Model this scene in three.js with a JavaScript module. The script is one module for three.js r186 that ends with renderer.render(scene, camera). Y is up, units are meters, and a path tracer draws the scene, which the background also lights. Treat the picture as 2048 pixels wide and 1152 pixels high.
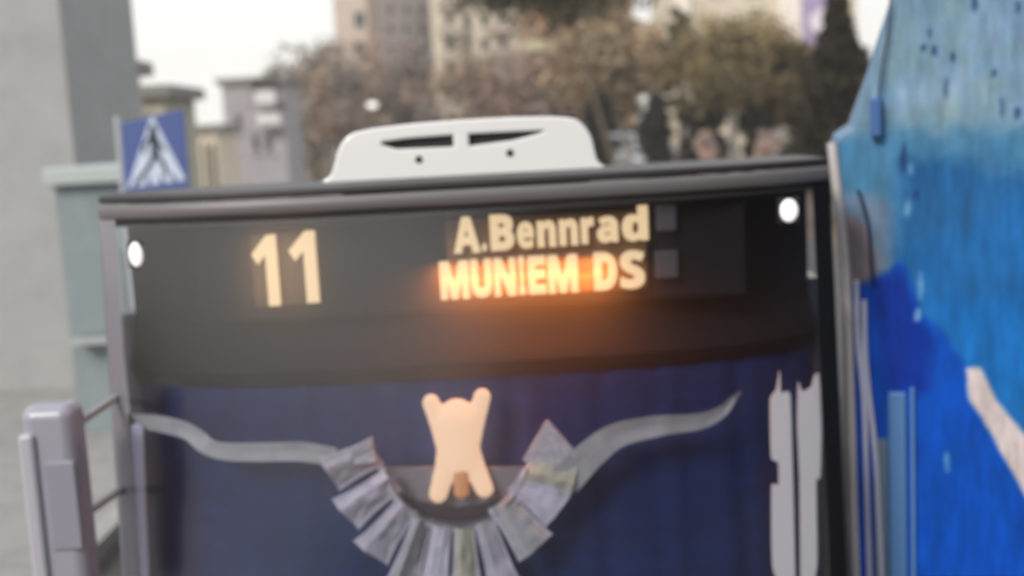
import * as THREE from 'three';
import { mergeGeometries } from 'three/addons/utils/BufferGeometryUtils.js';
import { RoundedBoxGeometry } from 'three/addons/geometries/RoundedBoxGeometry.js';
import { MarchingCubes } from 'three/addons/objects/MarchingCubes.js';
import { TextGeometry } from 'three/addons/geometries/TextGeometry.js';
import { FontLoader } from 'three/addons/loaders/FontLoader.js';
import { RectAreaLightUniformsLib } from 'three/addons/lights/RectAreaLightUniformsLib.js';

// ---------------------------------------------------------------- camera, sky, sun, exposure
const W = 2048, H = 1152, F = 2333;                      // the photograph's size and the lens in its pixels
const scene = new THREE.Scene();
const camera = new THREE.PerspectiveCamera(2 * Math.atan(H / 2 / F) * 180 / Math.PI, W / H, 0.1, 2000);
camera.position.set(0, 3.155, 0);
camera.rotation.order = 'YXZ';
camera.rotation.set(-Math.atan(314 / F), 0, -3.1 * Math.PI / 180);
camera.focus = 2.2; camera.userData.fStop = 1.7;         // the picture is soft: focused short of the bus
camera.updateMatrixWorld(true);

const renderer = new THREE.WebGLRenderer({ antialias: true });
renderer.setSize(1024, 576);
renderer.toneMapping = THREE.LinearToneMapping;
renderer.toneMappingExposure = 1.8;
renderer.shadowMap.enabled = true;
RectAreaLightUniformsLib.init();

{ // an overcast sky, cream towards the horizon
  const w = 256, h = 128, d = new Float32Array(w * h * 4);
  for (let j = 0; j < h; j++) for (let i = 0; i < w; i++) {
    const el = (j + 0.5) / h - 0.5, u = Math.max(0, el) * 2, k = (j * w + i) * 4;
    const cl = 1 + 0.05 * Math.sin(i * 2 * Math.PI / w * 3 + j * 0.17) * Math.cos(j * 0.11 + 2 * Math.sin(i * 2 * Math.PI / w * 2));
    d[k] = (0.66 - 0.17 * u) * cl; d[k + 1] = (0.66 - 0.11 * u) * cl; d[k + 2] = (0.635 + 0.02 * u) * cl; d[k + 3] = 1;
  }
  const t = new THREE.DataTexture(d, w, h, THREE.RGBAFormat, THREE.FloatType);
  t.mapping = THREE.EquirectangularReflectionMapping; t.minFilter = t.magFilter = THREE.LinearFilter; t.needsUpdate = true;
  scene.background = t; scene.environment = t;
}
const sun = new THREE.DirectionalLight(0xfff6ea, 1.35);
sun.position.set(-24, 27, 33); sun.castShadow = true; sun.shadow.radius = 25;
Object.assign(sun.shadow.camera, { left: -60, right: 60, top: 60, bottom: -60, near: 1, far: 200 });
sun.shadow.mapSize.set(2048, 2048);
scene.add(sun); scene.add(sun.target);
scene.fog = new THREE.FogExp2(new THREE.Color(0.80, 0.76, 0.70), 0.0011);

// ---------------------------------------------------------------- helpers
let seed = 7;
const rnd = () => { seed = (seed + 0x6D2B79F5) | 0; let t = Math.imul(seed ^ (seed >>> 15), 1 | seed); t = (t + Math.imul(t ^ (t >>> 7), 61 | t)) ^ t; return ((t ^ (t >>> 14)) >>> 0) / 4294967296; };
const rr = (a, b) => a + (b - a) * rnd();
const V = (x, y, z) => new THREE.Vector3(x, y, z);
// the point at depth d (the plane z = -d) that stands behind a spot of the photograph
function at(px, py, d) {
  const v = V((px - W / 2) / F, (H / 2 - py) / F, -1).applyQuaternion(camera.quaternion);
  return v.multiplyScalar(d / -v.z).add(camera.position);
}
const used = {};
function numbered(n) { const k = used[n] = (used[n] ?? -1) + 1; return k ? `${n}_${String(k).padStart(3, '0')}` : n; }
function tag(o, label, category, group) { o.userData = { label, category }; if (group) o.userData.group = group; return o; }
function thing(name, label, category, p = V(0, 0, 0), group) {
  const o = new THREE.Group(); o.name = numbered(name); o.position.copy(p); scene.add(o);
  return tag(o, label, category, group);
}
function part(name, geo, mat, parent, label) {
  const m = new THREE.Mesh(Array.isArray(geo) ? mergeGeometries(geo.map((g) => g.index ? g.toNonIndexed() : g)) : geo, mat);
  m.name = name; m.castShadow = m.receiveShadow = true; parent.add(m);
  if (label) m.userData.label = label;
  return m;
}
function struct(name, geo, mat) { const m = part(numbered(name), geo, mat, scene); m.userData = { kind: 'structure' }; return m; }
const C = (r, g, b) => new THREE.Color().setRGB(r, g, b);
const M = (r, g, b, rough = 0.8, o = {}) => new THREE.MeshPhysicalMaterial({ color: C(r, g, b), roughness: rough, side: THREE.DoubleSide, ...o });
const box = (w, h, d, x = 0, y = 0, z = 0) => new THREE.BoxGeometry(w, h, d).translate(x, y, z);
const rbox = (w, h, d, r, x = 0, y = 0, z = 0) => new RoundedBoxGeometry(w, h, d, 2, r).translate(x, y, z);
function cyl(a, b, ra, rb, n = 8) {
  const d = b.clone().sub(a), g = new THREE.CylinderGeometry(rb, ra, d.length(), n, 1);
  g.applyQuaternion(new THREE.Quaternion().setFromUnitVectors(V(0, 1, 0), d.clone().normalize()));
  const m = a.clone().add(b).multiplyScalar(0.5); return g.translate(m.x, m.y, m.z);
}
function poly(pts, holes = []) {
  const s = new THREE.Shape(pts.map((p) => new THREE.Vector2(p[0], p[1])));
  for (const h of holes) s.holes.push(new THREE.Path(h.map((p) => new THREE.Vector2(p[0], p[1]))));
  return s;
}
const ext = (shape, depth, bevel = 0, seg = 2) => new THREE.ExtrudeGeometry(shape, { depth, curveSegments: 10, bevelEnabled: bevel > 0, bevelSize: bevel, bevelThickness: bevel, bevelOffset: -bevel, bevelSegments: seg });
// a surface over u,v in 0..1
function surf(f, nu, nv) {
  const g = new THREE.PlaneGeometry(1, 1, nu, nv), p = g.attributes.position, uv = g.attributes.uv;
  for (let i = 0; i < p.count; i++) { const q = f(uv.getX(i), uv.getY(i)); p.setXYZ(i, q.x, q.y, q.z); }
  g.computeVertexNormals(); return g;
}
function hash(x, y) { const s = Math.sin(x * 127.1 + y * 311.7) * 43758.5453; return s - Math.floor(s); }
function vnoise(x, y) {
  const i = Math.floor(x), j = Math.floor(y), f = x - i, g = y - j, u = f * f * (3 - 2 * f), v = g * g * (3 - 2 * g);
  return (hash(i, j) * (1 - u) + hash(i + 1, j) * u) * (1 - v) + (hash(i, j + 1) * (1 - u) + hash(i + 1, j + 1) * u) * v;
}
const fbm = (x, y) => 0.5 * vnoise(x, y) + 0.3 * vnoise(x * 2.3 + 7, y * 2.3) + 0.2 * vnoise(x * 5.1, y * 5.1 + 3);
// a grainy colour map in metres (tile of `m` metres)
function grainMap(rgb, amp, m, sx = 1, sy = 1) {
  const n = 128, d = new Uint8Array(n * n * 4);
  for (let j = 0; j < n; j++) for (let i = 0; i < n; i++) {
    const k = (j * n + i) * 4, q = 1 + amp * (2 * fbm(i / 9 * sx, j / 9 * sy) - 1) + amp * 0.5 * (hash(i, j) - 0.5);
    for (let c = 0; c < 3; c++) { const l = Math.min(1, rgb[c] * q); d[k + c] = 255 * (l < 0.0031308 ? 12.92 * l : 1.055 * Math.pow(l, 1 / 2.4) - 0.055); }
    d[k + 3] = 255;
  }
  const t = new THREE.DataTexture(d, n, n); t.colorSpace = THREE.SRGBColorSpace; t.wrapS = t.wrapT = THREE.MirroredRepeatWrapping;
  t.magFilter = t.minFilter = THREE.LinearFilter; t.repeat.set(1 / m, 1 / m); t.needsUpdate = true; return t;
}
const grain = (rgb, amp, m, rough = 0.85, o = {}) => new THREE.MeshPhysicalMaterial({ map: grainMap(rgb, amp, m, o.sx, o.sy), roughness: rough, side: THREE.DoubleSide, specularIntensity: o.spec ?? 1 });
// uv in metres from x, y or z by the way a face points
function metreUV(g) {
  g = g.index ? g.toNonIndexed() : g; g.computeVertexNormals();
  const p = g.attributes.position, n = g.attributes.normal, uv = new Float32Array(p.count * 2);
  for (let i = 0; i < p.count; i++) {
    const ax = Math.abs(n.getX(i)), ay = Math.abs(n.getY(i)), az = Math.abs(n.getZ(i));
    const a = az >= ax && az >= ay ? [p.getX(i), p.getY(i)] : ax >= ay ? [p.getZ(i), p.getY(i)] : [p.getX(i), p.getZ(i)];
    uv[2 * i] = a[0]; uv[2 * i + 1] = a[1];
  }
  g.setAttribute('uv', new THREE.BufferAttribute(uv, 2)); return g;
}

// ---------------------------------------------------------------- ground
const asphalt = grain([0.075, 0.07, 0.066], 0.35, 3.1), paving = grain([0.30, 0.285, 0.27], 0.22, 2.3), earth = grain([0.12, 0.085, 0.06], 0.35, 4);
struct('ground', new THREE.PlaneGeometry(700, 700).rotateX(-Math.PI / 2).translate(0, -0.012, 0), earth);
{ const g = new THREE.PlaneGeometry(11, 420).rotateX(-Math.PI / 2).translate(2.2, -0.004, -150); struct('road', metreUV(g), asphalt); }
struct('pavement', metreUV(box(9, 0.14, 420, -8.0, 0.066, -150)), paving);
struct('kerb', metreUV(box(0.18, 0.16, 420, -3.41, 0.076, -150)), grain([0.38, 0.37, 0.35], 0.2, 1.7));
const lineMat = M(0.75, 0.75, 0.72, 0.7);
for (let i = 0; i < 12; i++) struct('lane_marking', box(0.14, 0.004, 3, 1.32, 0, -14 - i * 9), lineMat);

// ---------------------------------------------------------------- buildings
const paneMat = M(0.02, 0.022, 0.028, 0.2, { specularIntensity: 0.6 }), frameMat = M(0.55, 0.53, 0.5, 0.6);
// wall with recessed windows; rect = [x0, x1, top, bottom] in the photograph, seen at depth d
function building(name, label, cat, d, x0, x1, top, deep, mat, wins = [], group, skew = 0) {
  const a = at(x0, top, x0 > 1024 ? d + deep : d), b = at(x1, top, x1 < 1024 ? d + deep : d), h = at((x0 + x1) / 2, top, d).y, w = b.x - a.x;
  const t = thing(name, label, cat, V((a.x + b.x) / 2, 0, -d), group);
  const holes = [], rects = [];
  for (const [wx0, wx1, wy0, wy1] of wins) {
    const p = at(wx0, wy0, d), q = at(wx1, wy1, d), X0 = p.x - t.position.x, X1 = q.x - t.position.x;
    if (X0 < -w / 2 + 0.1 || X1 > w / 2 - 0.1 || p.y > h - 0.1) continue;
    rects.push([X0, X1, q.y, p.y]); holes.push([[X0, q.y], [X0, p.y], [X1, p.y], [X1, q.y]]);
  }
  const front = ext(poly([[-w / 2, 0], [w / 2, 0], [w / 2, h], [-w / 2, h]], holes), 0.3).translate(0, 0, -0.3);
  part('wall', metreUV(mergeGeometries([front, box(w, h, deep - 0.3, 0, h / 2, -0.3 - (deep - 0.3) / 2).toNonIndexed()].map((g) => g.index ? g.toNonIndexed() : g))), mat, t);
  for (const [X0, X1, Y0, Y1] of rects) {
    const W0 = X1 - X0, H0 = Y1 - Y0, f = Math.min(0.09, W0 * 0.1), cx = (X0 + X1) / 2, cy = (Y0 + Y1) / 2;
    const fr = part('window', [box(f, H0, 0.08, X0 + f / 2, cy, -0.2), box(f, H0, 0.08, X1 - f / 2, cy, -0.2), box(W0 - 2 * f, f, 0.08, cx, Y0 + f / 2, -0.2), box(W0 - 2 * f, f, 0.08, cx, Y1 - f / 2, -0.2), box(f * 0.7, H0 - 2 * f, 0.07, cx, cy, -0.2)], frameMat, t);
    part('pane', box(W0 - 2 * f, H0 - 2 * f, 0.02, cx, cy, -0.23), paneMat, fr);
    part('sill', box(W0 + 0.2, 0.08, 0.22, cx, Y0 - 0.04, 0.05), frameMat, fr);
  }
  t.userData.size = undefined; delete t.userData.size;
  part('roof', box(w + 0.5, 0.3, deep + 0.5, 0, h + 0.15, -deep / 2), M(0.22, 0.21, 0.2), t);
  return { t, w, h };
}
function grid(x0, x1, nx, y0, y1, ny, fw = 0.5, fh = 0.55) {
  const r = [], sx = (x1 - x0) / nx, sy = (y1 - y0) / ny;
  for (let j = 0; j < ny; j++) for (let i = 0; i < nx; i++) { const cx = x0 + sx * (i + 0.5), cy = y0 + sy * (j + 0.5); r.push([cx - sx * fw / 2, cx + sx * fw / 2, cy - sy * fh / 2, cy + sy * fh / 2]); }
  return r;
}
const wallGrey = grain([0.37, 0.37, 0.368], 0.12, 5), wallPale = grain([0.52, 0.49, 0.45], 0.12, 5), wallOlive = grain([0.40, 0.38, 0.30], 0.14, 4), wallCream = grain([0.66, 0.58, 0.46], 0.12, 4);
const wallPink = grain([0.55, 0.46, 0.40], 0.14, 4), wallLilac = grain([0.36, 0.34, 0.36], 0.18, 3), wallBrown = grain([0.32, 0.2, 0.13], 0.2, 4);

building('apartment_building', 'tall plain grey building at the left edge rising above the frame', 'building', 15, -420, 196, -700, 3, wallGrey);
{ const { t, w, h } = building('town_house', 'grey house with chimney posts beside the tall grey building', 'house', 24, 60, 278, 140, 3, wallPale, [[238, 262, 160, 200]]);
  const ch = M(0.16, 0.15, 0.13);
  part('chimney', box(0.16, 0.62, 0.3, w / 2 - 0.12, h + 0.61, -1), ch, t);
  part('chimney', box(0.14, 0.36, 0.3, w / 2 - 0.36, h + 0.48, -1), ch, t);
  part('downpipe', cyl(V(w / 2 + 0.05, 0.2, 0.1), V(w / 2 + 0.05, h, 0.1), 0.05, 0.05), ch, t); }
building('low_house', 'low olive house with a flat roof behind the pedestrian crossing sign', 'house', 30, 150, 388, 197, 3, wallOlive, [[330, 352, 225, 262], [290, 312, 228, 265]]);
{ const t = thing('kiosk', 'teal kiosk with a pale flat roof left of the crossing sign', 'kiosk', V(0, 0, 0));
  const a = at(108, 368, 12.5), b = at(252, 368, 12.5), w = b.x - a.x, y = (a.y + b.y) / 2; t.position.set((a.x + b.x) / 2, 0.136, -12.5);
  part('wall', box(w, y - 0.136, 1.6, 0, (y - 0.136) / 2, -0.8), grain([0.25, 0.30, 0.315], 0.15, 1.3), t);  // kiosk tones greyed towards the building wall, standing in for haze
  part('roof', rbox(w + 0.12, 0.19, 1.8, 0.03, 0, y - 0.136 + 0.096, -0.76), M(0.45, 0.5, 0.5, 0.6), t);
  part('shutter', box(w * 0.7, 0.9, 0.03, 0, y - 1.3, 0.017), M(0.23, 0.28, 0.30, 0.6), t);
  part('counter', box(w * 0.8, 0.05, 0.25, 0, y - 1.8, 0.13), M(0.4, 0.42, 0.42), t); }
{ const { t, w, h } = building('shop_building', 'small beige shop with dark door posts right of the crossing sign', 'shop', 52, 385, 474, 262, 4, wallCream, [[436, 446, 300, 345], [455, 467, 300, 345]]);
  const dk = M(0.08, 0.075, 0.07);
  for (const x of [412, 430]) { const p = at(x, 330, 51.8); part('post', cyl(V(p.x - t.position.x, 0, 0.3), V(p.x - t.position.x, at(x, 285, 51.8).y, 0.3), 0.09, 0.08), dk, t); } }
{ const { t, w, h } = building('corner_house', 'grey house with bright irregular balconies left of the trees', 'house', 62, 442, 596, 165, 5, wallLilac, [[505, 520, 170, 200], [560, 575, 190, 225], [470, 484, 230, 262], [560, 575, 250, 285], [505, 520, 270, 305], [530, 545, 270, 305]]);
  const pale = M(0.68, 0.66, 0.66, 0.7), dk = M(0.07, 0.065, 0.06);
  for (const [x0, x1, y0, y1] of [[508, 550, 182, 206], [512, 560, 228, 246]]) {
    const p = at(x0, y0, 61), q = at(x1, y1, 61);
    const bal = part('balcony', [box(q.x - p.x, p.y - q.y, 0.12, (p.x + q.x) / 2 - t.position.x, (p.y + q.y) / 2, 0.9), box(q.x - p.x, 0.15, 0.82, (p.x + q.x) / 2 - t.position.x, q.y - 0.08, 0.43)], pale, t);
    part('awning', box(q.x - p.x + 0.2, 0.12, 0.9, (p.x + q.x) / 2 - t.position.x, p.y + 0.55, 0.46), dk, bal);
  } }
// towers behind the trees
building('apartment_tower', 'pale apartment tower seen behind the left trees beside the open sky', 'building', 128, 652, 742, -180, 12, wallPink, grid(652, 742, 2, -170, 250, 7, 0.55, 0.5));
building('apartment_block', 'grey-mauve apartment block filling the gap between the pale tower and the cream tower', 'building', 150, 700, 880, -160, 12, grain([0.27, 0.235, 0.23], 0.15, 5), grid(735, 860, 4, -120, 240, 9, 0.5, 0.5));
{ const { t, w, h } = building('apartment_tower', 'cream apartment tower with balconies behind the white roof unit', 'building', 130, 846, 1024, -220, 14, wallCream, grid(846, 1024, 5, -210, 250, 10, 0.55, 0.6));
  const sl = M(0.6, 0.53, 0.43), rail = M(0.42, 0.36, 0.3);
  for (let f = 0; f < 12; f++) for (const cx of [-w * 0.27, w * 0.27]) {
    const y = 2.6 + f * 2.84; if (y > h - 1) continue;
    const bal = part('balcony', box(w * 0.3, 0.16, 1.2, cx, y, 0.61), sl, t);
    part('railing', [box(w * 0.3, 0.95, 0.08, cx, y + 0.56, 1.17), box(0.08, 0.95, 1.08, cx - w * 0.15 + 0.04, y + 0.56, 0.57), box(0.08, 0.95, 1.08, cx + w * 0.15 - 0.04, y + 0.56, 0.57)], rail, bal);
  } }
{ const { t, w, h } = building('terraced_building', 'brown terraced building with pale balcony fronts under the overhanging branches', 'building', 110, 1032, 1262, -60, 12, wallBrown, grid(1050, 1250, 5, 20, 200, 3, 0.45, 0.5));
  for (const [x0, x1, y0, y1, m] of [[1142, 1196, 24, 66, M(0.4, 0.38, 0.4)], [1180, 1242, 40, 56, M(0.8, 0.77, 0.68)], [1070, 1136, 24, 58, M(0.5, 0.3, 0.18)], [1046, 1236, 84, 92, M(0.5, 0.46, 0.3)]]) {
    const p = at(x0, y0, 109), q = at(x1, y1, 109); part('balcony_front', box(q.x - p.x, p.y - q.y, 1, (p.x + q.x) / 2 - t.position.x, (p.y + q.y) / 2, 0.53 + rnd() * 0.2), m, t);
  } }
{ const { t, w, h } = building('hall_building', 'cream hall with pale pilasters and a lilac banner at the upper right', 'building', 88, 1296, 1712, -120, 12, wallCream, [[1300, 1330, -60, 60], [1415, 1450, -80, -10], [1490, 1525, -80, -10]]);
  const pil = M(0.85, 0.77, 0.7, 0.7);
  for (const [x0, x1] of [[1354, 1380], [1558, 1602]]) { const p = at(x0, 0, 87.5), q = at(x1, 0, 87.5); part('pilaster', box(q.x - p.x, h - 0.2, 0.5, (p.x + q.x) / 2 - t.position.x, h / 2, 0.26), pil, t); }
  const p = at(1602, -8, 87.5), q = at(1672, 86, 87.5), ban = part('banner', box(q.x - p.x, p.y - q.y, 0.12, (p.x + q.x) / 2 - t.position.x, (p.y + q.y) / 2, 0.3), M(0.36, 0.29, 0.46, 0.8), t);
  part('emblem', ext(poly([[-0.5, -0.7], [0.1, -0.9], [0.7, 0.1], [0.2, 0.9], [-0.3, 0.4], [-0.7, 0.3]]), 0.04).translate((p.x + q.x) / 2 - t.position.x, (p.y + q.y) / 2, 0.37), M(0.75, 0.7, 0.78), ban); }
// an unseen dark block added behind the camera to darken the windscreen reflection
{ const t = thing('added_dark_block', 'added dark block behind the camera, mirrored to darken the windscreen', 'building', V(10, 0, 15));
  part('wall', metreUV(box(34, 19, 10, 6.5, 9.5, 5)), grain([0.022, 0.021, 0.024], 0.3, 3), t);
  part('roof', box(34, 0.4, 11, 7, 19.2, 5), M(0.05, 0.05, 0.05), t);
  for (let j = 0; j < 5; j++) for (let i = 0; i < 8; i++) part('window', box(1.5, 1.9, 0.1, -7 + i * 4, 3 + j * 3.4, -0.03), paneMat, t); }

// a second unseen block, added outside the frame to blacken the windscreen at right
{ const t = thing('added_dark_block', 'added dark block outside the frame, keeping sky out of the right of the windscreen', 'building', V(13, 0, 3));
  part('wall', metreUV(box(8, 13, 22, 4, 6.5, 0)), grain([0.022, 0.021, 0.024], 0.3, 3), t);
  part('roof', box(8.6, 0.4, 22.6, 4, 13.2, 0), M(0.05, 0.05, 0.05), t);
  for (let j = 0; j < 3; j++) for (let i = 0; i < 5; i++) part('window', box(0.1, 1.9, 1.5, 0.03, 3 + j * 3.4, -8 + i * 4), paneMat, t); }

// ---------------------------------------------------------------- trees
function leaves(clumps, per, size, spread, rgb, vary) {
  const n = clumps.length * per, pos = new Float32Array(n * 18), col = new Float32Array(n * 18);
  let k = 0; const a = V(), b = V(), c = V();
  for (const [cx, cy, cz, cr] of clumps) {
    const t = 1 + rr(-vary, vary), w = rr(-vary, vary) * 0.4;
    for (let i = 0; i < per; i++) {
      const th = rr(0, 6.283), u = rr(-1, 1), r = Math.cbrt(rnd()) * cr * spread, s = Math.sqrt(1 - u * u);
      c.set(cx + r * s * Math.cos(th), cy + r * u * 0.85, cz + r * s * Math.sin(th));
      a.set(rr(-1, 1), rr(-1, 1), rr(-1, 1)).normalize().multiplyScalar(size * rr(0.6, 1.3)); b.set(rr(-1, 1), rr(-1, 1), rr(-1, 1)).cross(a).normalize().multiplyScalar(size * rr(0.35, 0.7));
      const q = [[-1, -1], [1, -1], [1, 1], [-1, -1], [1, 1], [-1, 1]], tt = t * rr(0.8, 1.2);
      for (const [e, f] of q) { pos.set([c.x + a.x * e + b.x * f, c.y + a.y * e + b.y * f, c.z + a.z * e + b.z * f], k); col.set([rgb[0] * tt * (1 + w), rgb[1] * tt, rgb[2] * tt * (1 - w)], k); k += 3; }
    }
  }
  const g = new THREE.BufferGeometry(); g.setAttribute('position', new THREE.BufferAttribute(pos, 3)); g.setAttribute('color', new THREE.BufferAttribute(col, 3)); g.computeVertexNormals(); return g;
}
const leafMat = new THREE.MeshPhysicalMaterial({ vertexColors: true, roughness: 0.85, side: THREE.DoubleSide, transmission: 0.0 });
const bark = grain([0.13, 0.10, 0.075], 0.35, 0.8), paleBark = grain([0.33, 0.31, 0.28], 0.25, 0.8);
function tree(name, label, cat, px, py, rx, ry, d, rgb, { n = 55, per = 70, size = 0.2, barkMat = bark, trunk = 0.2, group, cone = 0, tx = px } = {}) {
  const c = at(px, py, d), k = d / F, RX = rx * k, RY = ry * k, g = at(tx, 300, d);
  const t = thing(name, label, cat, V(g.x, 0, -d), group), cl = [];
  while (cl.length < n) {
    const x = rr(-1, 1), y = rr(-1, 1), z = rr(-1, 1), q = x * x + y * y + z * z;
    if (!cone && (q > 1 || q < 0.12)) continue;
    const wv = cone ? Math.max(0.06, (1 - y) / 2) : 1;
    if (cone && x * x + z * z > 1) continue;
    cl.push([c.x - g.x + x * RX * wv, c.y + y * RY, z * RX * 0.8 * wv, (cone ? 0.35 * wv + 0.12 : rr(0.24, 0.42)) * RX]);
  }
  const top = V(c.x - g.x, Math.max(1.5, c.y - RY * 0.35), 0);
  part('trunk', [cyl(V(0, 0, 0), V(top.x * 0.5, top.y * 0.5, 0), trunk * 1.2, trunk * 0.9, 10), cyl(V(top.x * 0.5, top.y * 0.5, 0), top, trunk * 0.9, trunk * 0.6, 10)], barkMat, t);
  part('branch', cl.filter((_, i) => i % 2 === 0).map((p) => cyl(top.clone().lerp(V(top.x * 0.5, top.y * 0.5, 0), rnd() * 0.4), V(p[0], p[1], p[2]), trunk * 0.4, trunk * 0.1, 5)), barkMat, t);
  part('crown', leaves(cl, per, size, 1, rgb, 0.35), leafMat, t);
  return t;
}
tree('street_tree', 'hazy grey-brown tree beside the open sky, leftmost of the trees', 'tree', 628, 215, 100, 128, 95, [0.310, 0.244, 0.192], { n: 90, per: 60, size: 0.2 });
tree('street_tree', 'broad grey-brown tree behind the lit street lamp', 'tree', 760, 215, 122, 132, 90, [0.264, 0.200, 0.162], { n: 100, per: 60, size: 0.2 });
tree('street_tree', 'mauve-brown tree just above the middle of the white roof unit', 'tree', 1085, 205, 128, 88, 82, [0.257, 0.175, 0.138], { n: 90, per: 60, size: 0.18 });
tree('street_tree', 'tan-brown tree right of the white roof unit with a pale trunk', 'tree', 1222, 132, 120, 84, 70, [0.31, 0.225, 0.14], { n: 100, size: 0.16, barkMat: paleBark, tx: 1266 });
tree('street_tree', 'narrow dark olive tree between the tan tree and the wide olive tree', 'tree', 1362, 130, 36, 110, 64, [0.10, 0.085, 0.045], { n: 50, size: 0.14 });
tree('street_tree', 'wide olive-brown tree with a pale trunk in front of the cream hall', 'tree', 1462, 124, 130, 80, 60, [0.231, 0.175, 0.082], { n: 110, size: 0.14, barkMat: paleBark, tx: 1468, trunk: 0.24 });
tree('street_tree', 'dark green tree whose branches hang over the top of the frame', 'tree', 1120, -55, 185, 70, 48, [0.06, 0.06, 0.028], { n: 80, size: 0.12, tx: 1246, trunk: 0.1 });
tree('conifer', 'dark pointed conifer next to the blue trolleybus', 'tree', 1678, 190, 118, 185, 34, [0.028, 0.024, 0.014], { n: 170, per: 70, size: 0.1, cone: 1, trunk: 0.16, tx: 1676 });
tree('street_tree', 'dark brown leafy tree crowding the left side of the conifer', 'tree', 1600, 170, 72, 80, 42, [0.085, 0.066, 0.034], { n: 70, size: 0.1, tx: 1632 });
tree('street_tree', 'thin bare-looking tree in front of the cream tower', 'tree', 955, 165, 80, 95, 88, [0.277, 0.206, 0.156], { n: 36, per: 40, size: 0.16 });
tree('street_tree', 'sparse brown tree between the terraced building and the tan-brown tree', 'tree', 1165, 60, 80, 60, 92, [0.330, 0.225, 0.132], { n: 22, per: 40, size: 0.18, tx: 1150 });
// dark clipped shrubs in a row below the crowns
function shrub(name, label, cat, px, top, half, d, rgb, group, o = {}) {
  const g = at(px, 300, d), y = at(px, top, d).y, r = half * d / F, t = thing(name, label, cat, V(g.x, 0, -d), group), cl = [];
  for (let i = 0; i < (o.n ?? 90); i++) { const v = rnd(), wv = v > 0.75 ? Math.sqrt(1 - ((v - 0.75) / 0.25) ** 2) : 1, a = rr(0, 6.28), q = Math.sqrt(rnd()) * 0.75; cl.push([r * q * wv * Math.cos(a), v * (y - r * 0.3) + r * 0.1, r * q * wv * Math.sin(a), r * 0.4]); }
  part('foliage', leaves(cl, o.per ?? 60, o.size ?? 0.12, 1, rgb, 0.25), leafMat, t);
  part('stem', cyl(V(0, 0, 0), V(0, y * 0.6, 0), 0.08, 0.04), bark, t);
}
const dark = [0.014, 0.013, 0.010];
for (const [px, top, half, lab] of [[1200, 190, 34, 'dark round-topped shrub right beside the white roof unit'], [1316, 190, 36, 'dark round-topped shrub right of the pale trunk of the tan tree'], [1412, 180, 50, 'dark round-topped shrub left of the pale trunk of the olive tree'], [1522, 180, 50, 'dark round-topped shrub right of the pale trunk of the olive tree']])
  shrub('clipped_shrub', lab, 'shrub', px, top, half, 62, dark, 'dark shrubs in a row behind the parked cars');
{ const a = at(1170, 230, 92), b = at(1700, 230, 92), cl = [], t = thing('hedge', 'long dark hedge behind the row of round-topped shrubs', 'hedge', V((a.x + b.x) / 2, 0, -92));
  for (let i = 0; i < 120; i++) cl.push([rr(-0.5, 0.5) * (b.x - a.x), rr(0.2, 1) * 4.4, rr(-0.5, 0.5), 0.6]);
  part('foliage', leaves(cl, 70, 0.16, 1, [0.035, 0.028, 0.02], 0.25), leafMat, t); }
for (const [px, top, half, lab] of [[1412, 262, 24, 'pale pinkish rounded bush, the left one of two under the olive tree'], [1538, 258, 30, 'pale pinkish rounded bush, the right one of two under the olive tree']])
  shrub('flowering_bush', lab, 'bush', px, top, half, 50, [0.50, 0.38, 0.34], 'pale bushes under the olive tree', { n: 40, per: 70, size: 0.06 });
{ const t = thing('utility_cabinet', 'pale grey-green cabinet with a slanted top beside the conifer trunk', 'cabinet', V(0, 0, 0));
  const a = at(1566, 282, 46), b = at(1612, 282, 46), top = at(1568, 208, 46).y; t.position.set(a.x, 0, -46);
  const w = b.x - a.x; part('housing', ext(poly([[0, a.y], [w, a.y], [w, top - 0.45], [w * 0.35, top - 0.02], [0, top]]), 0.4, 0.02).translate(0, 0, -0.4), M(0.36, 0.37, 0.34, 0.7), t);
  part('plinth', box(w + 0.1, a.y - 0.004, 0.5, w / 2, a.y / 2, -0.2), M(0.2, 0.15, 0.12), t);
  part('door', box(w * 0.8, (top - a.y) * 0.55, 0.02, w / 2, a.y + (top - a.y) * 0.32, 0.012), M(0.38, 0.38, 0.36, 0.7), t); }

// ---------------------------------------------------------------- street lamp, cars
{ const d = 58, p = at(745, 209, d), t = thing('street_lamp', 'lit street lamp glowing in front of the grey-brown tree', 'street lamp', V(p.x - 0.6, 0, -d)), mt = M(0.2, 0.19, 0.18, 0.5);
  part('pole', [cyl(V(0, 0, 0), V(0, p.y + 0.1, 0), 0.07, 0.04), cyl(V(0, p.y + 0.1, 0), V(0.55, p.y + 0.12, 0), 0.03, 0.03)], mt, t);
  const hd = part('lamp_head', rbox(0.55, 0.09, 0.26, 0.03, 0.6, p.y + 0.1, 0), mt, t);
  part('lamp_lens', new THREE.SphereGeometry(0.27, 16, 10).scale(1, 0.55, 0.7).translate(0.6, p.y - 0.02, 0), new THREE.MeshStandardMaterial({ color: 0xffffff, emissive: C(1, 0.9, 0.78), emissiveIntensity: 0.6, roughness: 0.4 }), hd); }
const tyreM = M(0.02, 0.02, 0.02, 0.9), glassM = M(0.03, 0.035, 0.045, 0.08), lampM = M(0.75, 0.75, 0.72, 0.2);
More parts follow.
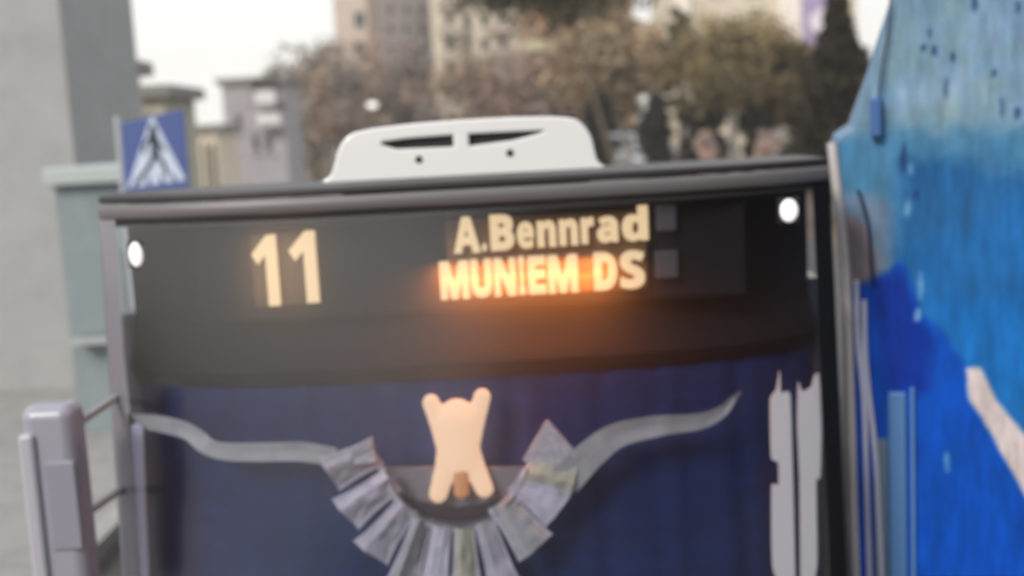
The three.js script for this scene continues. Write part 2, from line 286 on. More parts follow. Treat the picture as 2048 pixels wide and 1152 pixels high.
function car(name, label, cat, px, py, d, col, van) {
  const g = at(px, py, d), t = thing(name, label, cat, V(g.x, 0, -d), 'vehicles parked far behind the bus roof'), paint = M(...col, 0.35, { clearcoat: 0.6 });
  const w = van ? 2.0 : 1.78, L = van ? 5 : 4.2, side = van ? [[0, 0.35], [0, 1.0], [-0.7, 1.2], [-1.3, 2.35], [-1.6, 2.5], [-L, 2.5], [-L, 0.35]] : [[0, 0.3], [0, 0.75], [-0.9, 0.95], [-1.7, 1.42], [-3.2, 1.45], [-4.0, 1.0], [-L, 0.9], [-L, 0.3]];
  part('body', ext(poly(side), w, 0.05).rotateY(-Math.PI / 2).translate(w / 2, 0, 0).rotateY(0), paint, t).rotation.y = 0;
  const s = van ? [[-0.74, 1.25], [-1.26, 2.28]] : [[-0.95, 0.98], [-1.62, 1.36]];
  part('windscreen', surf((u, v) => V((u - 0.5) * (w - 0.3), s[0][1] + (s[1][1] - s[0][1]) * v + 0.02, s[0][0] + (s[1][0] - s[0][0]) * v + 0.03), 4, 2), glassM, t);
  for (const e of [-1, 1]) {
    part('headlight', rbox(0.34, 0.17, 0.1, 0.03, e * (w / 2 - 0.28), van ? 0.86 : 0.64, 0.0), lampM, t);
    for (const z of [-0.8, -L + 0.8]) { const wh = part('wheel', new THREE.CylinderGeometry(0.32, 0.32, 0.22, 18).rotateZ(Math.PI / 2).translate(e * (w / 2 - 0.08), 0.32, z), tyreM, t); part('rim', new THREE.CylinderGeometry(0.19, 0.19, 0.03, 14).rotateZ(Math.PI / 2).translate(e * (w / 2 + 0.035), 0.32, z), M(0.5, 0.5, 0.5, 0.3, { metalness: 0.8 }), wh); }
  }
  part('bumper', rbox(w - 0.06, 0.2, 0.14, 0.05, 0, 0.44, 0.02), M(0.12, 0.12, 0.12, 0.6), t);
  part('plate', box(0.52, 0.11, 0.02, 0, 0.45, 0.1), M(0.75, 0.75, 0.73), t);
}
car('van', 'white van standing beside the pale trunk of the tan-brown tree', 'van', 1246, 268, 85, [0.8, 0.82, 0.8], true);
car('parked_car', 'white car nearest to the right end of the white roof unit', 'car', 1284, 305, 79, [0.78, 0.78, 0.8]);
car('parked_car', 'grey car half hidden behind the right end of the white roof unit', 'car', 1214, 305, 80, [0.22, 0.22, 0.23]);
car('parked_car', 'pale mauve car under the trees right of the white car', 'car', 1336, 300, 78, [0.36, 0.32, 0.33]);

// ---------------------------------------------------------------- pedestrian crossing sign
{ const d = 10.6, t = thing('crossing_sign', 'blue and white pedestrian crossing sign behind the left roof edge of the dark bus', 'sign', V(0, 0.136, -d));
  const c = at(308, 310, d), s = d / F, gm = M(0.42, 0.44, 0.47, 0.5); t.position.x = at(236, 330, d).x;
  const pl = (x, y) => { const p = at(x, y, d); return [p.x - t.position.x, p.y - 0.136]; };
  part('pole', cyl(V(0, 0, -0.05), V(...pl(232, 232), -0.05), 0.034, 0.034, 14), gm, t);
  const brd = (x0) => [pl(243 + x0, 246 + x0), pl(250 + x0, 402 - x0), pl(380 - x0, 384 - x0), pl(367 - x0, 218 + x0)];
  part('sign_board', ext(poly(brd(0)), 0.02, 0.005).translate(0, 0, -0.02), M(0.075, 0.115, 0.32, 0.45), t);
  part('white_triangle', ext(poly([pl(304, 228), pl(256, 376), pl(372, 360)]), 0.004).translate(0, 0, 0.006), M(0.62, 0.70, 0.85, 0.5), t);
  const cap = (x0, y0, x1, y1, w) => { const a = pl(x0, y0), b = pl(x1, y1), L = Math.hypot(b[0] - a[0], b[1] - a[1]), q = w * s / L, nx = -(b[1] - a[1]) * q / 2, ny = (b[0] - a[0]) * q / 2; return ext(poly([[a[0] + nx, a[1] + ny], [a[0] - nx, a[1] - ny], [b[0] - nx, b[1] - ny], [b[0] + nx, b[1] + ny]]), 0.004); };
  const hp = pl(306, 256), fig = [new THREE.CircleGeometry(7 * s, 14).translate(hp[0], hp[1], 0.004), cap(306, 262, 312, 312, 15), cap(304, 270, 288, 292, 7), cap(288, 292, 289, 308, 6), cap(309, 272, 322, 292, 7), cap(322, 292, 331, 302, 6), cap(310, 310, 298, 334, 9), cap(298, 334, 277, 362, 8), cap(277, 362, 272, 364, 9), cap(312, 308, 328, 328, 9), cap(328, 328, 335, 350, 8)];
  part('walking_figure', fig.map((g) => { g = g.index ? g.toNonIndexed() : g; return g.translate(0, 0, 0.012); }), M(0.05, 0.07, 0.11, 0.6), t);
  const stm = M(0.12, 0.17, 0.33, 0.6);
  for (const [a, b, c2, d2] of [[268, 374, 276, 360], [296, 369, 300, 354], [326, 366, 322, 351], [352, 361, 344, 347]]) part('crossing_stripe', cap(a, b, c2, d2, 7).translate(0, 0, 0.011), stm, t);
  for (const y of [280, 370]) part('bracket', box(0.14, 0.03, 0.03, 0.06, pl(245, y)[1], -0.04), gm, t); }

// ---------------------------------------------------------------- the dark bus
const BX = at(940, 700, 4).x, BZ = -4, HW = 1.345, TOP = 3.0;
const bus = thing('city_bus', 'dark navy city bus with a lit route 11 display and a white roof unit', 'bus', V(BX, 0, BZ));
const fz = (x) => -0.24 * (Math.abs(x) / HW) ** 4 - 0.05 * (x / HW) ** 2;
const gz = (x, y) => fz(x) + 0.10 * (2.9 - y);
const L = (px, py, z) => at(px, py, -(BZ + z)).sub(bus.position);          // a point of the bus at local depth z
const onGlass = (px, py, back) => { let p = L(px, py, -back); for (let i = 0; i < 4; i++) p = L(px, py, gz(p.x, p.y) - back); return p; };
const bodyPaint = M(0.03, 0.032, 0.05, 0.35, { clearcoat: 1, clearcoatRoughness: 0.12 }), skyPaledPaint = M(0.19, 0.18, 0.215, 0.3, { clearcoat: 1, clearcoatRoughness: 0.15 });  // left corner colour is paled to carry the sky reflection
const plan = []; for (let i = -16; i <= 16; i++) plan.push([i / 16 * HW, -fz(i / 16 * HW)]);
const outline = [...plan, [HW, 9], [-HW, 9]];
const slab = (y0, y1, bevel = 0) => ext(poly(outline), y1 - y0 - 2 * bevel, bevel).rotateX(-Math.PI / 2).scale(1, 1, -1).translate(0, y0 + bevel, 0);
{ // shell: roof, floor, sides, rear, lower front and the corner pillars
  // shape y = -z (back), rotateX(-90deg) sends shape y to -z, so flip it to keep the front towards +z
  const plate = (y0, y1, bev = 0) => { const s = poly(outline.map(([x, z]) => [x, z])); const g = new THREE.ExtrudeGeometry(s, { depth: y1 - y0 - 2 * bev, bevelEnabled: bev > 0, bevelSize: bev, bevelThickness: bev, bevelOffset: -bev, bevelSegments: 3 }); g.rotateX(-Math.PI / 2); return g.translate(0, y0 + bev, 0); };
  const capm = M(0.035, 0.03, 0.032, 0.5), cap = poly([...plan, [HW, 0.72], [-HW, 0.72]].map(([x, z]) => [x * 0.995, z]));
  part('roof_fairing', new THREE.ExtrudeGeometry(cap, { depth: 0.008, bevelEnabled: true, bevelSize: 0.01, bevelThickness: 0.01, bevelOffset: -0.01, bevelSegments: 3 }).rotateX(-Math.PI / 2).translate(0, 2.98, 0), capm, bus);
  part('roof', box(2 * HW - 0.04, 0.08, 8.3, 0, 2.58, -4.84), capm, bus);
  part('floor_pan', plate(0.32, 0.4), M(0.03, 0.03, 0.03), bus);
  part('side_panel', [box(0.05, 2.13, 8.58, -HW + 0.025, 1.472, -4.71)], bodyPaint, bus);
  part('side_panel', [box(0.05, 2.13, 8.58, HW - 0.025, 1.472, -4.71)], bodyPaint, bus);
  part('rear_panel', box(2 * HW - 0.1, 2.13, 0.05, 0, 1.472, -8.97), bodyPaint, bus);
  part('front_panel', [surf((u, v) => { const x = (u * 2 - 1) * HW; return V(x, 0.41 + 0.94 * v, gz(x, 1.35)); }, 48, 2), surf((u, v) => { const x = (u * 2 - 1) * (HW - 0.01); return V(x, 1.348, gz(x, 1.35) - 0.12 * v); }, 48, 1)], bodyPaint, bus);
  for (const e of [-1, 1]) {
    const pil = part('corner_pillar', surf((u, v) => { const y = 1.35 + 1.585 * v; const s = u * 2; const x = s < 1 ? 1.265 + 0.08 * s : HW; return V(e * x, y, s < 1 ? gz(x, y) : gz(HW, y) - (s - 1) * 0.12); }, 12, 4), e < 0 ? skyPaledPaint : M(0.008, 0.008, 0.011, 0.7, { specularIntensity: 0.3 }), bus);  // left pillar paled with sky sheen, right one black, in colour alone
    for (let i = 0; i < 6; i++) part('side_window', box(0.012, 1.0, 1.2, e * (HW + 0.004), 1.95, -1.3 - i * 1.3), paneMat, bus);
    const hl = part('headlight', rbox(0.42, 0.2, 0.08, 0.03, e * 0.88, 0.86, gz(0.88, 1.35) + 0.0), M(0.6, 0.6, 0.62, 0.15), bus); hl.rotation.y = 0;
    for (const z of [-2.3, -6.8]) { const wh = part('wheel', new THREE.CylinderGeometry(0.48, 0.48, 0.3, 28).rotateZ(Math.PI / 2).translate(e * (HW - 0.12), 0.48, z), tyreM, bus); part('rim', new THREE.CylinderGeometry(0.27, 0.27, 0.04, 20).rotateZ(Math.PI / 2).translate(e * (HW + 0.03), 0.48, z), M(0.45, 0.45, 0.46, 0.4, { metalness: 0.7 }), wh); }
  }
  part('bumper', surf((u, v) => { const x = (u * 2 - 1) * (HW + 0.01); return V(x, 0.3 + 0.3 * v, gz(x, 1.35) + 0.05 * Math.sin(v * Math.PI)); }, 48, 6), M(0.06, 0.06, 0.065, 0.5), bus);
}
// silver trim along the top edge of the windscreen
part('roof_trim', surf((u, v) => { const x = (u * 2 - 1) * (HW - 0.01), a = v * Math.PI; return V(x, 2.940 - 0.027 * Math.cos(a), gz(x, 2.92) + 0.002 + 0.014 * Math.sin(a)); }, 60, 8), M(0.17, 0.16, 0.165, 0.45, { metalness: 0.2 }), bus);
// the windscreen
part('windscreen', surf((u, v) => { const x = (u * 2 - 1) * 1.27, y = 1.352 + 1.54 * v; return V(x, y, gz(x, y)); }, 60, 6), new THREE.MeshPhysicalMaterial({ color: C(0.93, 0.94, 0.98), roughness: 0.2, transmission: 1, thickness: 0, ior: 1.9, side: THREE.DoubleSide }), bus);
// black housing behind the top of the glass and the deep blue blind below it
const hp = [[2.28, -0.17], [2.30, -0.15], [2.345, -0.12], [2.505, -0.235], [2.92, -0.235]];
const hsg = (v0, v1, rows) => surf((u, v) => { const x = (u * 2 - 1) * 1.30, k = (v0 + (v1 - v0) * v) * 16, i = Math.min(3, Math.floor(k / 4)), f = k / 4 - i, y = hp[i][0] + (hp[i + 1][0] - hp[i][0]) * f; return V(x, y, gz(x, 2.6) + hp[i][1] + (hp[i + 1][1] - hp[i][1]) * f); }, 40, rows);
part('glow_ledge', hsg(0, 0.75, 12), M(0.008, 0.007, 0.010, 0.8, { specularIntensity: 0.2 }), bus);  // lip added under the display to catch its orange glow
part('display_housing', hsg(0.75, 1, 4), M(0.006, 0.006, 0.009, 0.8, { specularIntensity: 0.3 }), bus);
part('blind', surf((u, v) => { const x = -1.285 + 2.57 * u, y = 1.36 + 0.935 * v; return V(x, y, gz(x, y) - 0.17 - 0.05 * v + 0.006 * Math.sin(x * 37) + 0.004 * Math.sin(x * 61 + 2)); }, 90, 8), grain([0.007, 0.021, 0.088], 0.3, 0.5, 0.9, { spec: 0.15 }), bus);
part('header', surf((u, v) => { const x = (u * 2 - 1) * (HW - 0.012), y = 2.885 + 0.08 * v; return V(x, y, gz(x, 2.92) - 0.006); }, 48, 1), M(0.02, 0.019, 0.02, 0.6), bus);

// roof unit
{ const c = L(926, 340, -0.5), hw = 0.545;
  const prof = [[-hw, 0], [-hw + 0.035, 0.02], [-hw + 0.075, 0.12], [-hw + 0.10, 0.155], [-hw + 0.15, 0.182], [hw - 0.13, 0.192], [hw - 0.085, 0.17], [hw - 0.05, 0.12], [hw - 0.025, 0.02], [hw, 0]];
  const z0 = -0.5, slot = (s) => s < 0 ? [[-0.03, 0.105], [-0.03, 0.15], [-0.2, 0.146], [-0.30, 0.138], [-0.305, 0.128], [-0.25, 0.108]] : [[0.03, 0.105], [0.2, 0.118], [0.30, 0.138], [0.325, 0.15], [0.2, 0.15], [0.03, 0.15]];
  const sm = (pts) => { const cv = new THREE.CatmullRomCurve3(pts.map(([x, y]) => V(x, y, 0)), false, 'centripetal'); return cv.getPoints(50).map((p) => [p.x, Math.max(0, p.y)]); };
  const unit = part('roof_unit', [ext(poly(sm(prof), [slot(-1), slot(1)]), 0.03, 0.008).translate(c.x, TOP + 0.001, z0 - 0.03), ext(poly(sm(prof)), 1.3, 0.012).translate(c.x, TOP + 0.001, z0 - 1.36)], M(0.88, 0.88, 0.88, 0.4, { clearcoat: 0.3 }), bus);
  const blk = M(0.02, 0.02, 0.022, 0.7);
  for (const s of [-1, 1]) { part('vent', ext(poly(slot(s)), 0.006).translate(c.x, TOP + 0.001, z0 - 0.026), blk, unit); }
  for (const [px, py] of [[838, 319], [1020, 306]]) { const p = L(px, py, z0 + 0.004); part('bolt', new THREE.CylinderGeometry(0.014, 0.017, 0.014, 12).rotateX(Math.PI / 2).translate(p.x, p.y, z0 + 0.004), blk, unit); }
  part('plinth', box(1.0, 0.36, 1.1, c.x, TOP - 0.20, z0 - 0.78), blk, unit);
  part('lid', rbox(0.80, 0.016, 1.2, 0.006, c.x + 0.05, TOP + 0.2, z0 - 0.72), M(0.07, 0.05, 0.055, 0.6), unit);
}
// marker lamps in the upper corners
for (const [px, py, w, h] of [[272, 509, 0.048, 0.088], [1578, 421, 0.064, 0.082]]) {
  const p = onGlass(px, py, -0.012), mk = part('marker_lamp', new THREE.SphereGeometry(0.5, 20, 14).scale(w, h, 0.03).translate(p.x, p.y, p.z), new THREE.MeshStandardMaterial({ color: 0xffffff, emissive: C(1, 0.95, 0.93), emissiveIntensity: 0.33, roughness: 0.3 }), bus);
  part('lamp_base', rbox(w * 1.25, h * 1.15, 0.016, 0.006, p.x, p.y, p.z - 0.008), M(0.02, 0.02, 0.022, 0.5), mk);
}
// destination display
{ const font = await new FontLoader().loadAsync('fonts/droid/droid_sans_bold.typeface.json');
  const p0 = L(860, 612, -0.1), p1 = L(1370, 392, -0.1), zf = -0.10;
  const disp = part('destination_display', rbox(1.96, 0.34, 0.03, 0.01, 0.02, 2.70, zf - 0.05), M(0.010, 0.009, 0.012, 0.8, { specularIntensity: 0.3 }), bus);
  const led = new THREE.MeshStandardMaterial({ color: C(0.06, 0.05, 0.03), emissive: C(1, 0.74, 0.42), emissiveIntensity: 0.5, roughness: 0.6 });
  const dim = new THREE.MeshStandardMaterial({ color: C(0.02, 0.019, 0.022), emissive: C(0.3, 0.28, 0.34), emissiveIntensity: 0.05, roughness: 0.6 });
  // one glyph stretched into a box of the photograph
  function glyph(ch, x0, x1, y0, y1, name, mat = led) {
    const g = new TextGeometry(ch, { font, size: 1, depth: 0.02, curveSegments: 5, bevelEnabled: true, bevelSize: name === 'led_letter' ? 0.04 : 0.012, bevelThickness: 0.003, bevelSegments: 1 }); g.computeBoundingBox(); const b = g.boundingBox;
    const a = L((x0 + x1) / 2, y1, zf), t = L((x0 + x1) / 2, y0, zf), wd = (x1 - x0) * (4 - zf) / F;
    g.translate(-(b.min.x + b.max.x) / 2, -b.min.y, 0).scale(wd / (b.max.x - b.min.x), (t.y - a.y) / (b.max.y - b.min.y), 1).translate((a.x + t.x) / 2, a.y, zf - 0.01);
    part(name, g, mat, disp);
  }
  glyph('1', 506, 556, 470, 612, 'led_digit'); glyph('1', 580, 634, 462, 606, 'led_digit');
  const line = (s, boxes, y0L, y1L, x0, x1, y0R, y1R) => { for (let i = 0; i < s.length; i++) { if (s[i] === ' ') continue; const [a, b, k] = boxes[i], f = (a - x0) / (x1 - x0), yt = y0L + (y0R - y0L) * f, yb = y1L + (y1R - y1L) * f; glyph(s[i], a, b, yt + (yb - yt) * (k ?? 0), yb, 'led_letter'); } };
  line('A.Bennrad', [[906, 960], [964, 974, 0.8], [980, 1028], [1034, 1068, 0.25], [1074, 1112, 0.25], [1118, 1156, 0.25], [1162, 1188, 0.25], [1194, 1236, 0.25], [1244, 1296]], 434, 506, 906, 1296, 408, 478);
  line('MUNIEM DS', [[880, 938], [942, 984], [988, 1032], [1037, 1050], [1056, 1092], [1096, 1156], 0, [1188, 1234], [1240, 1290]].map((v) => v || [0, 0]), 522, 598, 880, 1290, 498, 574);
  for (const [a, b, c2, d2] of [[1312, 1352, 410, 462], [1310, 1356, 500, 556]]) { const p = L((a + b) / 2, (c2 + d2) / 2, zf), k = (4 - zf) / F; part('dim_segment', rbox((b - a) * k, (d2 - c2) * k, 0.02, 0.008, p.x, p.y, zf), dim, disp); };  // dim grey blocks with a faint emission at the right end
  { const p = L(1094, 510, zf), k = (4 - zf) / F; part('halo_board', rbox(404 * k, 160 * k, 0.012, 0.004, p.x, p.y, zf - 0.022), M(0.12, 0.065, 0.03, 0.7), disp); }  // warm brown tint stands in for the orange halo between the lines
  { const p = L(572, 540, zf), k = (4 - zf) / F; part('halo_board', rbox(138 * k, 148 * k, 0.012, 0.004, p.x, p.y, zf - 0.022), M(0.05, 0.036, 0.022, 0.7), disp); }  // darker brown board for the halo around the route number
  const lt = L(1050, 545, zf + 0.03), ra = new THREE.RectAreaLight(C(1, 0.27, 0.05), 38, 0.6, 0.18); ra.name = 'display_light'; ra.position.set(lt.x, lt.y, zf + 0.015); ra.lookAt(V(lt.x, lt.y - 0.25, 1)); ra.rotation.set(-0.35, 0, 0); ra.rotation.x = 1.0; ra.rotation.y = Math.PI; bus.add(ra);
  const nl = L(570, 538, zf + 0.03), rb = new THREE.RectAreaLight(C(1, 0.5, 0.18), 3, 0.22, 0.24); rb.position.set(nl.x, nl.y, zf + 0.015); rb.rotation.y = Math.PI; bus.add(rb);
}
// strips at the sides of the glass
const stripM = M(0.60, 0.61, 0.64, 0.8), stripL = M(0.55, 0.56, 0.72, 0.45);
function strip(pts, mat, back, label) { const q = pts.map(([x, y]) => onGlass(x, y, back)); const loop = new THREE.CatmullRomCurve3(q.map((p) => V(p.x, p.y, 0)), true, 'catmullrom', 0.25).getPoints(90); const g = ext(poly(loop.map((p) => [p.x, p.y])), 0.004, 0.002), pa = g.attributes.position; for (let i = 0; i < pa.count; i++) pa.setZ(i, pa.getZ(i) + gz(pa.getX(i), pa.getY(i)) - back); part('plastic_strip', g, mat, bus, label); }
strip([[1559, 741], [1562, 785], [1580, 790], [1586, 980], [1590, 1190], [1572, 1190], [1545, 1135], [1543, 974], [1557, 970], [1556, 925], [1542, 914], [1540, 800], [1552, 780]], stripM, 0.03, 'left one of two torn white strips at the right side of the windscreen');
strip([[1596, 764], [1604, 782], [1622, 774], [1628, 752], [1638, 750], [1643, 860], [1640, 955], [1632, 962], [1634, 1125], [1620, 1190], [1602, 1190], [1599, 960], [1594, 850]], stripM, 0.03, 'right one of two torn white strips at the right side of the windscreen');
strip([[258, 855], [286, 856], [291, 1000], [298, 1190], [278, 1190], [268, 1020], [262, 940]], stripL, 0.02, 'narrow pale strip at the left side of the windscreen');
// mirror hanging in front of the left corner
{ const c = L(118, 985, 0.12), a = L(172, 805, 0.1), k = (4 - 0.12) / F;
  const hM = M(0.33, 0.325, 0.39, 0.35, { clearcoat: 0.6, clearcoatRoughness: 0.2 });  // housing tone holds reflected sky and haze, greyed towards the background
  const y0 = L(118, 1230, 0.12).y, y1 = L(118, 805, 0.12).y;
  const mir = part('side_mirror', [rbox(112 * k, y1 - y0, 0.14, 0.05, c.x, (y0 + y1) / 2, 0.10)], hM, bus, 'tall lavender-grey mirror housing hanging at the left corner of the bus');
  part('mirror_edge', rbox(34 * k, y1 - y0 - 0.12, 0.05, 0.018, c.x - 40 * k, (y0 + y1) / 2 - 0.03, 0.165), M(0.44, 0.435, 0.49, 0.3), mir);
  part('mirror_recess', rbox(62 * k, 0.31, 0.02, 0.008, c.x + 20 * k, L(118, 1000, 0.1).y, 0.168), M(0.28, 0.275, 0.34, 0.4), mir);
  for (const arm of [cyl(V(c.x + 0.05, y1 - 0.10, 0.06), V(-HW + 0.03, y1 - 0.06, -0.2), 0.014, 0.014), cyl(V(c.x + 0.05, y1 - 0.42, 0.06), V(-HW + 0.03, y1 - 0.40, -0.2), 0.014, 0.014)]) part('mirror_arm', arm, M(0.32, 0.32, 0.33, 0.4), mir); }  // arm grey matched to the background so it fades as in haze

// ---------------------------------------------------------------- garland and glowing figure inside the windscreen
const garland = thing('paper_garland', 'grey ribbon garland of folded paper panels strung across the windscreen', 'garland', V(BX, 2.0, BZ));
const gp = (px, py, back) => onGlass(px, py, back).sub(V(0, 2.0, 0));
const paper = [[0.36, 0.36, 0.42], [0.33, 0.345, 0.37], [0.44, 0.43, 0.52], [0.37, 0.37, 0.31]].map((c) => grain(c, 0.45, 0.12, 0.95));
const crease = (a, b, p) => 0.016 * (vnoise(a * 3 + p * 7, b * 4 + p) - 0.5) + 0.009 * (vnoise(a * 7 + p, b * 8) - 0.5);
function ribbon(name, pts, w0, w1, mat, back) {
  const c = new THREE.CatmullRomCurve3(pts.map(([x, y]) => gp(x, y, back))), k = 3.95 / F;
  part(name, surf((u, v) => { const p = c.getPoint(u), t = c.getTangent(u), w = (w0 + (w1 - w0) * u) * k, s = v - 0.5, n = V(-t.y, t.x, 0).normalize(); return p.addScaledVector(n, s * w).add(V(0, 0, 0.012 * s + 0.010 * (vnoise(u * 14, s * 2 + 5) - 0.5) + 0.004 * Math.abs(s))); }, 60, 8), mat, garland);
}
ribbon('ribbon', [[255, 842], [320, 848], [378, 864], [425, 897], [520, 904], [600, 903], [672, 914]], 38, 44, paper[1], 0.035);
ribbon('ribbon', [[1128, 962], [1180, 910], [1232, 872], [1310, 853], [1400, 842], [1440, 826], [1464, 800], [1480, 782]], 74, 9, paper[1], 0.035);
{ const arc = []; for (let i = 0; i <= 16; i++) { const a = Math.PI * (1.06 + 0.88 * i / 16); arc.push([912 + 152 * Math.cos(a), 905 - 152 * Math.sin(a)]); } ribbon('arc_band', arc, 16, 16, paper[1], 0.03); }
// panels: inner end, outer end, width at each end (photograph pixels), tone
const panels = [[752, 902, 658, 948, 70, 84, 0], [785, 958, 690, 1030, 62, 84, 2], [815, 1008, 740, 1108, 52, 84, 0], [846, 1036, 800, 1180, 42, 72, 1], [884, 1050, 864, 1195, 40, 66, 2], [928, 1052, 934, 1200, 42, 70, 3], [968, 1038, 1010, 1175, 42, 66, 0], [1000, 1000, 1072, 1098, 62, 84, 1], [1036, 950, 1120, 1020, 74, 92, 2], [1060, 925, 1150, 955, 84, 74, 3]];
for (const [x0, y0, x1, y1, w0, w1, m] of panels) {
  const a = gp(x0, y0, 0.045), b = gp(x1, y1, 0.03), k = 3.95 / F, t = b.clone().sub(a).normalize(), n = V(-t.y, t.x, 0).normalize();
  const ph = rr(0, 2), tw = rr(-0.03, 0.03), q = part('paper_panel', surf((u, v) => { const s = u - 0.5, w = (w0 * 0.95 + (w1 * 1.02 - w0 * 0.95) * v) * k; return a.clone().lerp(b, v).addScaledVector(n, s * w * (1 - 0.10 * Math.sin(v * 3.1))).add(V(0, 0, 0.026 - 0.05 * Math.abs(s + 0.18) + tw * s + crease(u, v, ph) - 0.012 * v * v)); }, 16, 14), paper[m], garland);
  const e = (s) => surf((u, v) => { const w = (w0 * 0.95 + (w1 * 1.02 - w0 * 0.95) * v) * k; return a.clone().lerp(b, v).addScaledVector(n, (s * 0.47 + (u - 0.5) * 0.09) * w * (1 - 0.10 * Math.sin(v * 3.1))).add(V(0, 0, 0.026 - 0.05 * Math.abs(s * 0.47 + 0.18) + tw * s * 0.47 + crease(0.5 + s * 0.47, v, ph) - 0.012 * v * v + 0.005)); }, 2, 14);
  part('folded_edge', [e(-1), e(1)], paper[2], q);
}
for (const [pts, m] of [[[[744, 872], [752, 925], [700, 932], [690, 912]], 0], [[[1094, 838], [1046, 922], [1090, 950], [1158, 912]], 0]]) {
  const q = pts.map(([x, y]) => gp(x, y, 0.02)); part('paper_tip', ext(poly(q.map((p) => [p.x, p.y])), 0.004, 0.002).translate(0, 0, q[0].z), paper[m], garland);
}
{ const q = []; for (let i = 0; i <= 20; i++) { const a = Math.PI * (1.06 + 0.88 * i / 20); const p = gp(912 + 148 * Math.cos(a), 905 - 148 * Math.sin(a), 0.125); q.push([p.x, p.y]); }
  const z = gp(912, 960, 0.125).z; part('collar', ext(poly(q), 0.006).translate(0, 0, z), M(0.18, 0.18, 0.21, 0.7), garland);
  const r = []; for (let i = 0; i <= 20; i++) { const a = Math.PI * (1.2 + 0.6 * i / 20); const p = gp(912 + 140 * Math.cos(a), 905 - 140 * Math.sin(a), 0.115); r.push([p.x, p.y]); } for (let i = 20; i >= 0; i--) { const f = i / 20, p = gp(800 + 224 * f, 988 + 26 * Math.sin(f * Math.PI), 0.115); r.push([p.x, p.y]); }
  part('collar_fold', ext(poly(r), 0.006).translate(0, 0, z + 0.01), M(0.04, 0.035, 0.05, 0.8), garland); }

{ // glowing four-limbed figure: capsules joined by a smooth minimum
  const o = thing('glowing_figure', 'glowing peach four-limbed figure ornament standing above the paper garland', 'ornament', V(0, 0, 0));
  const c = onGlass(917, 892, 0.085); o.position.set(BX + c.x, c.y, BZ + c.z);
  const k = 3.95 / F, J = (x, y, z = 0) => V((x - 917) * k, -(y - 892) * k, z), bones = [
    [J(916, 845), J(916, 920), 47 * k, 45 * k], [J(917, 842, -0.004), J(918, 826, -0.004), 38 * k, 34 * k], [J(888, 872), J(866, 796, 0.004), 20 * k, 18 * k], [J(946, 870), J(972, 790, 0.004), 20 * k, 18 * k],
    [J(892, 925), J(869, 990, 0.015), 24 * k, 19 * k], [J(942, 925), J(966, 984, 0.015), 24 * k, 19 * k]];
  const res = 64, S = 0.24, mc = new MarchingCubes(res, new THREE.MeshBasicMaterial(), false, false, 200000); mc.isolation = 0;
  for (let z = 0; z < res; z++) for (let y = 0; y < res; y++) for (let x = 0; x < res; x++) {
    const p = V((x - res / 2) / (res / 2) * S, (y - res / 2) / (res / 2) * S, (z - res / 2) / (res / 2) * S); let d = 1e3;
    for (const [a, b, ra, rb] of bones) { const ab = b.clone().sub(a), t = Math.min(1, Math.max(0, p.clone().sub(a).dot(ab) / ab.lengthSq())), e = p.clone(); e.sub(a.clone().addScaledVector(ab, t)); e.z *= 2.0; const q = e.length() - (ra + (rb - ra) * t), h = Math.max(0.016 - Math.abs(d - q), 0) / 0.016; d = Math.min(d, q) - h * h * 0.004; }
    mc.field[x + y * res + z * res * res] = -d;
  }
  mc.update(); const n = mc.count, g = new THREE.BufferGeometry();
  g.setAttribute('position', new THREE.BufferAttribute(mc.positionArray.slice(0, n * 3), 3)); g.setAttribute('normal', new THREE.BufferAttribute(mc.normalArray.slice(0, n * 3), 3)); g.scale(S, S, S);
  part('body', g, new THREE.MeshStandardMaterial({ color: C(0.2, 0.14, 0.11), emissive: C(1, 0.66, 0.42), emissiveIntensity: 0.46, roughness: 0.7 }), o);
  part('tail', new THREE.CapsuleGeometry(0.018, 0.07, 6, 12).scale(1.5, 1, 0.7).translate(0.003, -0.13, 0.025), new THREE.MeshStandardMaterial({ color: C(0.4, 0.22, 0.12), emissive: C(0.8, 0.3, 0.1), emissiveIntensity: 0.16, roughness: 0.7 }), o);
  const pl = new THREE.PointLight(C(1, 0.32, 0.14), 0.20, 3); pl.position.set(0, 0.0, -0.06); pl.castShadow = true; o.add(pl);
}

